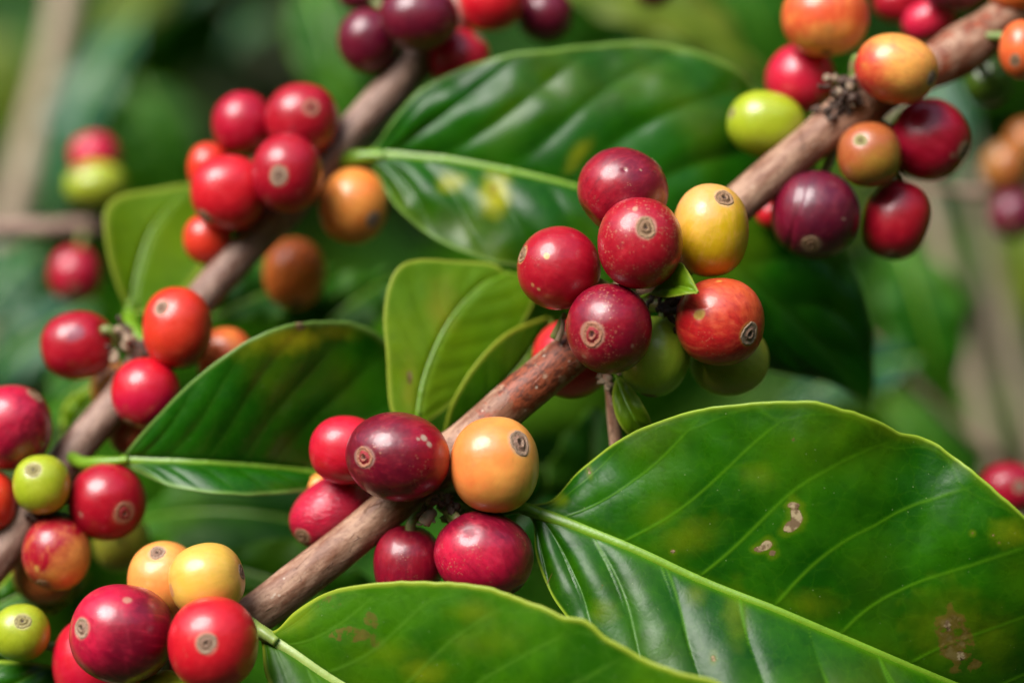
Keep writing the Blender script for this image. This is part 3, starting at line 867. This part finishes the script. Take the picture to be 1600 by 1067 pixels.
cherry(357, 301, 118, 118, 31, 'red', "round coral red cherry at the lower left of the upper left cluster", n, g, sdir=(-.6, -.5, -.7), mott=.3)
cherry(326, 263, 68, 80, 41, 'orangered', "small pale coral cherry peeping out at the left of the upper left cluster", n, g, mott=.3)
cherry(325, 374, 78, 80, 37, 'orangered', "small orange red cherry below the round coral one, beside the branch", n, g, mott=.3)
cherry(553, 322, 108, 120, 38, 'amber', "orange cherry right of the upper left cluster, under the leaf stalk", n, g, scar=(585, 345), mott=.5, smat=2, ssize=.25, roll=-10, pal2='orange')
cherry(460, 428, 98, 114, 56, 'amber', "brownish orange cherry hanging blurred below the left branch", n, g, stem=False, sdir=(.1, -.5, -.85), mott=.5)
g = "cherries of the top cluster"
n = NB['t']
cherry(575, 64, 96, 102, 44, 'purple', "plum coloured cherry hanging left of the branch at the top edge", n, g, stem=False, sdir=(-.5, -.2, -.9), mott=.5, pal2='dark')
cherry(655, 28, 124, 104, 35, 'purple', "dark plum cherry in front of the branch at the top edge", n, g, stem=False, sdir=(0, -.5, .8), mott=.4, pal2='dark')
cherry(768, 2, 104, 96, 46, 'red', "pure red cherry at the top edge between two plum ones", n, g, stem=False, sdir=(.3, -.3, .7), mott=.3)
cherry(718, 92, 98, 96, 45, 'red', "rosy red cherry half hidden by the top margin of the upper leaf", n, g, mott=.3, pal2='pink', sdir=(.5, -.3, .5))
cherry(851, 24, 88, 86, 55, 'purple', "small plum cherry at the right end of the top cluster", n, g, mott=.3, sdir=(.5, -.2, -.3), pal2='dark')
cherry(558, -8, 60, 48, 52, 'purple', "plum sliver of a cherry at the top edge, left of the others", n, g, mott=.3)
cherry(1022, -14, 60, 52, 78, 'purple', "lone dark plum cherry just touching the top edge over the upper leaf", (1040, -60, 80), g, mott=.3)
g = "cherries of the upper right cluster"
n = NA['u']
cherry(1290, 27, 136, 122, 28, 'salmon', "big salmon orange cherry cut by the top edge, upper right cluster", n, g, sdir=(0, -.35, -1), mott=.4, pal2='orange', ssize=.16, spots=((1290, 52, .16, .6),), scol=(.5, .2, .04), gdir=(.2, -.3, -1), goff=.2)
cherry(1251, 124, 110, 112, 37, 'pink', "rosy red cherry above the lime green one", n, g, sdir=(-.5, .3, .6), mott=.3, pal2='red')
cherry(1197, 195, 125, 104, 28, 'lime', "lime green cherry left of the upper right branch", n, g, sdir=(-.95, -.35, .1), mott=.3, smat=3, roll=-12, ssize=.2)
cherry(1400, 108, 130, 108, 15, 'orange', "golden orange cherry sitting on the branch with a rough scar at its right end", n, g, scar=(1452, 126), mott=.6, smat=2, ssize=.26, roll=-14, pal2='blush', gdir=(-.9, -.1, -.5), goff=.05, rough=.28)
cherry(1358, 242, 99, 102, 17, 'brown', "small brownish orange cherry with pale scar amid the upper right cluster", n, g, scar=(1339, 222), mott=.4, smat=3, ssize=.26, rough=.26, gdir=(.4, -.3, -.8), goff=-.1)
cherry(1452, 219, 126, 128, 26, 'crimson', "dented crimson cherry at the right of the upper right cluster", n, g, sdir=(.7, -.5, .1), mott=.5, roll=-30, dents=((1447, 197, .30, .03), (1505, 190, .4, .05)), spots=((1480, 246, .08, .5),), rough=.24, pal2='pink')
cherry(1400, 344, 104, 126, 25, 'crimson', "deep red cherry hanging lowest in the upper right cluster", n, g, sdir=(.1, -.4, -.95), mott=.4, roll=-14, rough=.26)
cherry(1274, 336, 138, 138, 19, 'purple', "big bluish plum cherry with a long crease, under the upper right branch", n, g, scar=(1262, 384), mott=.7, smat=0, ssize=.26, pal2='dark', gdir=(-1, -.2, 0), goff=.3,
       crease=((1, -.1, -.25, -.40), .045, .045), spots=((1310, 345, .04, .6),), rough=.27)
cherry(1206, 334, 50, 46, 36, 'red', "tiny red cherry edge beside the bluish plum one", n, g, mott=.3)
g = "cherries of the top right corner"
n = NA['v']
cherry(1452, 32, 86, 66, 45, 'pink', "vivid pink cherry at the top right, above the mossy branch", n, g, stem=False, sdir=(.8, -.3, .4), mott=.2, roll=25)
cherry(1402, 4, 76, 66, 52, 'crimson', "crimson cherry at the top edge, left of the vivid pink one", n, g, stem=False, mott=.3)
cherry(1492, -12, 96, 60, 38, 'purple', "dark plum cherry at the top edge over the branch", n, g, stem=False, mott=.3)
cherry(1596, 78, 70, 92, 21, 'salmon', "brownish orange cherry cut by the right edge near the top corner", n, g, scar=(1580, 98), mott=.4, smat=0)
cherry(1590, -12, 96, 60, 32, 'amber', "brown orange cherry in the very top right corner", n, g, stem=False, mott=.4)
cherry(1545, 126, 74, 78, 48, 'shadegreen', "dark shaded green cherry under the branch at the top right", n, g, mott=.3)
g = "blurred cherries at the right edge"
cherry(1570, 262, 68, 80, 118, 'brown', "blurred orange brown cherry touching the blackish plum one at the right edge", (1590, 295, 120), g, mott=.4)
cherry(1583, 336, 76, 76, 112, 'purple', "blurred blackish plum cherry at the right edge", (1590, 300, 120), g, mott=.3)
cherry(1606, 222, 66, 66, 126, 'brown', "blurred dusky brown cherry at the right edge, topmost of three", (1600, 280, 122), g, mott=.3)
cherry(1576, 762, 94, 82, 52, 'crimson', "blurred crimson cherry peeping over the big right leaf at the right edge", (1640, 780, 60), g, mott=.4, pal2='pink', sdir=(.2, -.9, .1), smat=2)
g = "blurred cherries at the far left"
cherry(148, 244, 78, 72, 118, 'pink', "blurred rosy cherry on top of the yellow green one", (190, 320, 120), g, mott=.4)
cherry(150, 289, 96, 74, 112, 'lime', "blurred yellow green cherry under the rosy one", (190, 330, 118), g, mott=.4, pal2='olive')
cherry(118, 430, 82, 90, 98, 'crimson', "blurred crimson cherry hanging alone below the horizontal branch", (130, 365, 112), g, mott=.4, pal2='pink')
cherry(395, 6, 20, 16, 200, 'green', "tiny far green cherry", (395, -20, 200), g) if False else None

# ================================================================== LEAVES
leaf("largest leaf, glossy deep green with pale veins and brown holes, at the lower right",
     [(812, 792, -1), (900, 822, -4), (1000, 862, -7), (1100, 908, -9), (1210, 951, -11), (1300, 989, -11), (1430, 1043, -9), (1560, 1095, -4), (1700, 1150, 6), (1820, 1190, 14)],
     [(812, 789, -1), (862, 782, 0), (905, 735, -1), (960, 692, -4), (1020, 662, -7), (1110, 636, -11), (1230, 626, -14), (1290, 631, -15), (1350, 648, -14), (1400, 672, -12), (1440, 683, -11), (1480, 705, -12),
      (1530, 745, -15), (1600, 806, -16), (1690, 900, -12), (1770, 1040, 0), (1820, 1190, 14)],
     [(812, 796, -1), (834, 818, -1), (840, 870, -3), (860, 925, -6), (888, 968, -9), (935, 1035, -13), (1010, 1120, -19), (1150, 1220, -26), (1350, 1290, -28), (1560, 1300, -18), (1720, 1260, 0), (1820, 1190, 14)],
     M_DEEP, petiole=[(700, 782, 2), (730, 792, 2), (770, 797, 1), (812, 792, -1), (845, 803, -2.2)], ribw=(.00118, .0004), nt=420, ns=110, nveins=8, sweep=.20, quilt=.00028, quiltB=.0010, belly=.0008, noise_amp=.0009, seed=2.2, veinw=.00026, edgew=.00045,
     marks=(('b', 1245, 803, 10, 18, .15, 1.3), ('b', 1236, 823, 17, 9, .5, 1.3), ('b', 1241, 788, 12, 6, 0, 1.3), ('b', 1198, 853, 11, 8, .5, 1.3), ('b', 1188, 858, 9, 5, 0, 1.2), ('b', 1206, 862, 7, 6, 0, 1.2), ('b', 922, 736, 3, 8, .2, .9), ('b', 1053, 861, 5, 4, 0, .9),
            ('b', 1240, 687, 4, 4, 0, .8), ('b', 1114, 1028, 4, 6, 0, 1.0), ('b', 1492, 1000, 36, 68, .3, .62), ('b', 1500, 1024, 7, 13, .3, .84), ('b', 1480, 975, 6, 12, .2, .8), ('b', 1520, 1035, 24, 12, 0, .6),
            ('b', 942, 917, 3, 7, 0, .7), ('b', 860, 905, 2, 14, -.5, .6), ('b', 1518, 832, 3, 3, 0, .9), ('b', 1552, 835, 4, 3, 0, .9), ('b', 1560, 848, 3, 3, 0, .9),
            ('y', 1585, 830, 40, 22, 0, .9), ('y', 1075, 840, 55, 30, .4, .4), ('y', 1030, 800, 40, 30, .5, .3), ('y', 1195, 740, 40, 25, 0, .3), ('y', 945, 955, 25, 20, 0, .6), ('y', 1270, 945, 50, 25, 0, .4),
            ('y', 870, 780, 20, 12, 0, .8), ('y', 1150, 960, 20, 50, 0, .5), ('y', 1480, 985, 70, 70, .3, .55), ('y', 1550, 1000, 50, 60, 0, .4), ('y', 1085, 930, 18, 20, 0, .5)))
leaf("foreground leaf with a yellow margin and rusty flecks, cut by the bottom edge",
     [(405, 986, -6), (460, 1020, -9), (530, 1067, -11), (650, 1130, -13), (820, 1190, -17), (1000, 1230, -23), (1220, 1260, -36)],
     [(405, 984, -6), (432, 984, -7), (462, 955, -9), (510, 926, -12), (570, 912, -15), (660, 908, -18), (750, 915, -21), (830, 940, -24), (880, 962, -26), (915, 968, -27), (950, 995, -28), (1010, 1030, -30),
      (1060, 1048, -32), (1130, 1070, -34), (1190, 1130, -36), (1220, 1260, -36)],
     [(405, 990, -6), (410, 1010, -7), (420, 1067, -12), (480, 1150, -18), (650, 1250, -28), (900, 1310, -36), (1220, 1260, -36)],
     M_FRONT, petiole=[(330, 965, 3), (370, 968, -2), (405, 985, -7), (432, 1003, -8.6)], ribw=(.00135, .0005), ribmat=M_RIB_PALE, nt=300, ns=60, nveins=8, quilt=.0002, vs=.45, belly=.0012, seed=5,
     marks=(('b', 545, 990, 45, 18, .1, .55), ('b', 580, 970, 15, 20, .3, .5), ('b', 520, 940, 40, 14, .3, .45), ('b', 590, 1000, 16, 20, 0, .4), ('y', 665, 1050, 40, 25, 0, .9), ('y', 740, 955, 40, 20, 0, .5),
            ('y', 760, 1000, 60, 30, .2, .4), ('y', 460, 965, 45, 22, .6, .7), ('y', 600, 1020, 60, 24, 0, .4)))
leaf("large blurred leaf spreading across the upper middle with a yellow blotch below its midrib",
     [(560, 246, 38), (600, 242, 37), (700, 250, 34), (800, 268, 32), (900, 292, 31), (1000, 330, 32), (1120, 400, 36), (1230, 490, 40), (1310, 570, 44), (1362, 640, 46)],
     [(560, 243, 38), (592, 226, 38), (618, 190, 37), (660, 140, 36), (720, 106, 35), (800, 83, 35), (850, 79, 36), (920, 69, 38), (1000, 63, 40), (1080, 78, 41), (1160, 112, 42), (1230, 190, 46), (1290, 300, 46),
      (1340, 420, 46), (1365, 540, 46), (1362, 640, 46)],
     [(560, 250, 38), (585, 266, 37), (602, 300, 35), (640, 345, 31), (700, 385, 28), (760, 407, 26), (820, 418, 26), (900, 450, 29), (1010, 520, 34), (1100, 560, 38), (1200, 580, 43), (1300, 600, 46), (1362, 640, 46)],
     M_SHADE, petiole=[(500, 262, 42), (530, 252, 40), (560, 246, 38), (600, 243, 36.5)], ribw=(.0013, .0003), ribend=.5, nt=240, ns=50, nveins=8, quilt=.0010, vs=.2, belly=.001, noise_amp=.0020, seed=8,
     marks=(('y', 775, 305, 26, 40, 0, 1.25), ('y', 705, 285, 26, 18, 0, .9), ('b', 770, 300, 14, 18, 0, .5), ('b', 672, 246, 10, 10, 0, .8), ('y', 905, 240, 35, 14, .9, .5), ('b', 820, 315, 10, 20, 0, .3)))
leaf("dark folded leaf with a yellow spotted upper margin, left of the centre",
     [(190, 718, 15), (300, 722, 13), (400, 728, 16), (480, 736, 20), (560, 748, 23), (650, 770, 25)],
     [(190, 715, 15), (230, 668, 13), (290, 605, 11), (350, 556, 10), (420, 516, 11), (480, 503, 14), (550, 504, 20), (610, 540, 25), (645, 640, 26), (650, 770, 25)],
     [(190, 722, 15), (218, 738, 14), (270, 760, 9), (350, 771, 7), (430, 772, 12), (500, 768, 18), (580, 775, 23), (650, 770, 25)],
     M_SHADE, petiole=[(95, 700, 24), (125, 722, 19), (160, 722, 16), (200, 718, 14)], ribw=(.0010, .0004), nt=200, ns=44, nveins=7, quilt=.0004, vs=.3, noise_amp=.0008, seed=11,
     marks=(('y', 455, 530, 46, 26, .1, 1.0), ('y', 430, 525, 70, 30, .3, .5), ('b', 468, 510, 12, 10, 0, .8), ('y', 520, 515, 40, 16, 0, .5)))
leaf("upright yellow green leaf standing behind the main branch",
     [(650, 668, 14), (664, 590, 16), (698, 510, 19), (745, 452, 23), (790, 425, 26)],
     [(648, 668, 14), (612, 645, 14), (604, 560, 15), (600, 485, 17), (616, 426, 19), (650, 406, 21), (715, 408, 24), (765, 412, 26), (790, 425, 26)],
     [(654, 668, 14), (695, 640, 17), (750, 585, 21), (805, 525, 24), (835, 470, 26), (825, 435, 27), (790, 425, 26)],
     M_YOUNG, petiole=[(668, 740, 8), (658, 700, 11), (650, 668, 14), (654, 640, 14.5)], ribw=(.00045, .0002), ribmat=M_RIB_SOFT, nt=160, ns=40, nveins=6, quilt=.0002, belly=-.0002, noise_amp=.0006, vs=.25, seed=14, outside=-1,
     marks=(('b', 640, 590, 6, 14, 0, .7), ('y', 640, 600, 16, 60, 0, .7), ('y', 690, 480, 30, 50, 0, .6)))
leaf("small curved green leaf between the main branch and the yellow green one",
     [(690, 690, 17), (750, 640, 18), (815, 570, 21), (862, 498, 26)],
     [(690, 688, 17), (706, 630, 15), (740, 572, 16), (790, 521, 19), (845, 497, 24), (862, 498, 26)],
     [(694, 692, 17), (760, 680, 18), (840, 620, 22), (875, 550, 25), (862, 498, 26)],
     M_FRONT, petiole=[(690, 740, 12), (686, 715, 16), (690, 690, 20)], ribw=(.0006, .0003), nt=120, ns=30, nveins=5, quilt=.0001, belly=0, vs=.25, seed=17)
leaf("blurred oval leaf with a pale stalk and margin above the grey bruised cherry",
     [(205, 492, 42), (214, 430, 44), (240, 355, 48), (300, 285, 55)],
     [(203, 492, 42), (182, 445, 41), (166, 385, 42), (164, 330, 44), (188, 305, 48), (240, 296, 52), (300, 285, 55)],
     [(208, 492, 42), (262, 480, 44), (318, 420, 48), (338, 345, 54), (300, 285, 55)],
     M_YOUNG, petiole=[(225, 545, 32), (205, 515, 36), (203, 492, 42), (206, 470, 42.5)], ribw=(.0004, .0002), ribmat=M_RIB_SOFT, nt=120, ns=30, nveins=6, quilt=.0001, belly=-.0004, vs=.3, seed=20, petr=.0016, edgew=.0012)
leaf("tiny pale green leaf wedged between the speckled and the yellow cherry",
     [(1016, 458, -3), (1048, 448, -9), (1070, 448, -13), (1091, 456, -15)],
     [(1016, 456, -3), (1040, 436, -7), (1062, 411, -9), (1076, 426, -12), (1091, 456, -15)],
     [(1016, 460, -3), (1040, 465, -10), (1068, 461, -14), (1091, 456, -15)],
     M_YOUNG, petiole=[(1000, 466, 3), (1008, 462, 1), (1018, 458, -1)], ribw=(.0003, .00015), nt=70, ns=20, nveins=4, quilt=.0002, belly=.0003, noise_amp=.0001, seed=3, edgew=.0003, veinw=.0002)
leaf("small narrow green leaf hanging under the green cherry",
     [(962, 585, 4), (976, 622, 0), (992, 655, -1), (1014, 684, 2)],
     [(962, 586, 4), (957, 622, 1), (966, 658, -1), (986, 682, 0), (1014, 684, 2)],
     [(964, 585, 4), (986, 605, 0), (1006, 635, -2), (1018, 662, 0), (1014, 684, 2)],
     M_YOUNG, petiole=[(955, 560, 9), (958, 572, 8), (962, 586, 7)], ribw=(.0004, .0002), nt=70, ns=20, nveins=4, quilt=.0002, belly=.0003, seed=4, edgew=.0004, veinw=.0002)
leaf("green leaf with a thin pale margin in the bottom left corner",
     [(-260, 1100, 12), (-100, 1096, 8), (20, 1095, 6), (160, 1090, 14)],
     [(-260, 1098, 12), (-180, 1050, 9), (-70, 1032, 8), (0, 1032, 8), (62, 1036, 9), (120, 1055, 12), (160, 1090, 14)],
     [(-260, 1103, 12), (-160, 1160, 0), (0, 1180, -4), (110, 1150, 4), (160, 1090, 14)],
     M_DEEP, ribw=(.0009, .0004), nt=110, ns=30, nveins=6, quilt=.0005, seed=23)

# ---- leaves out of focus further back: (label, base, tip, width, material, facing)
UPF = (-.25, -.72, .62)
BL = [
 ("blurred leaf tinted teal grey for sky sheen, hanging beside the pale stem at the upper left", (225, 20, 200), (70, 360, 190), 120, M_TEAL, (-.35, -.75, .6)),
 ("blurred leaf coloured with bluish sky light in the dark gap at the upper left", (430, 25, 300), (350, 85, 290), 46, M_TEAL, (-.1, -.8, .45)),
 ("small blurred leaf coloured with bluish sheen at the top edge over the dark gap", (340, -30, 280), (285, 8, 280), 40, M_TEAL, (-.3, -.55, .8)),
 ("olive blurred leaf at the upper left edge", (-60, 40, 330), (60, 230, 330), 120, M_OLIVE, (-.1, -.9, .3)),
 ("olive blurred leaf in the top left corner right of the pale stem", (260, -40, 340), (150, 60, 330), 90, M_OLIVE, (0, -.9, .4)),
 ("dim green blurred leaf below the dark gap", (210, 130, 260), (300, 300, 260), 110, M_BACK, (.1, -.9, .1)),
 ("yellowish green blurred leaf along the top edge above the upper leaf", (840, -60, 120), (1190, 95, 112), 170, M_OLIVE, (-.35, -.65, .65)),
 ("green blurred leaf at the top edge left of the salmon orange cherry", (1090, -80, 170), (1240, 150, 170), 150, M_BACK, (.1, -.8, .4)),
 ("greyish green blurred leaf between the dented cherry and the right stems", (1440, 90, 180), (1480, 350, 175), 120, M_TEAL, (-.1, -.9, .2)),
 ("green blurred leaf hanging under the upper right cluster", (1400, 370, 120), (1480, 640, 120), 130, M_BACK, (.0, -.95, .2)),
 ("bluish green blurred leaf just above the big right leaf", (1440, 560, 95), (1200, 640, 90), 100, M_TEAL, (-.1, -.8, .5)),
 ("bright green blurred leaf right of the leaf tip under the upper right cluster", (1380, 620, 150), (1560, 820, 150), 120, M_BACK, (.0, -.9, .4)),
 ("green blurred leaf at the far right edge beside the pale stems", (1640, 300, 290), (1590, 520, 290), 120, M_OLIVE, (-.1, -.9, .4)),
 ("broad green blurred leaf behind the lower left gap under the folded leaf", (560, 840, 60), (190, 790, 72), 190, M_BACK, (-.1, -.85, .5)),
 ("dim green blurred leaf under the main branch at the bottom", (330, 880, 50), (660, 960, 50), 140, M_BACK, (0, -.95, .1)),
 ("shadowed green blurred leaf behind the twig below the centre cluster", (900, 850, 60), (930, 610, 62), 150, M_BACK, (.3, -.9, .1)),
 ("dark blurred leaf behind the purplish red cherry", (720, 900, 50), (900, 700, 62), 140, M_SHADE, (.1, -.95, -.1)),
 ("bright green blurred leaf left of the upright yellow green one", (430, 600, 70), (640, 400, 80), 130, M_BACK, (-.1, -.9, .4)),
 ("vivid green blurred leaf right of the small orange cherry on the left branch", (330, 500, 62), (560, 420, 80), 110, M_BACK, (0, -.9, .4)),
 ("dark teal blurred leaf at the left edge above the dark red cherry", (150, 480, 130), (-40, 600, 130), 120, M_TEAL, (-.2, -.85, .3)),
 ("green blurred leaf behind the grey bruised cherry", (210, 570, 80), (60, 660, 80), 120, M_BACK, (-.1, -.8, .5)),
 ("small vivid green blurred leaf between the left branch and the crimson cherries", (100, 690, 45), (170, 590, 50), 60, M_YOUNG, (0, -1, .1)),
 ("green blurred leaf above the pale green cherry at the lower left edge", (140, 900, 36), (-40, 950, 30), 90, M_FRONT, (0, -.9, .3)),
 ("dim green blurred leaf behind the plum cherry at the top", (480, -40, 160), (560, 220, 150), 110, M_BACK, (0, -.9, .1)),
 ("green blurred leaf at the left edge below the horizontal branch", (60, 380, 170), (-60, 520, 160), 100, M_TEAL, (0, -.8, .5)),
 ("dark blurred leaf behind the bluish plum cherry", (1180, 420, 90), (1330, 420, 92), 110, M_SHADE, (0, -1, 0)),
 ("dark green blurred leaf below the bottom left cluster", (420, 930, 40), (100, 980, 40), 120, M_BACK, (0, -.95, .2)),
]
for i, (lab, b, t, wd, mt, fc) in enumerate(BL):
    dd = 1.35 if b[2] >= 80 else 1.0
    simple_leaf(lab, (b[0], b[1], b[2] * dd), (t[0], t[1], t[2] * dd), wd, mt, fc, seed=i * 1.37)
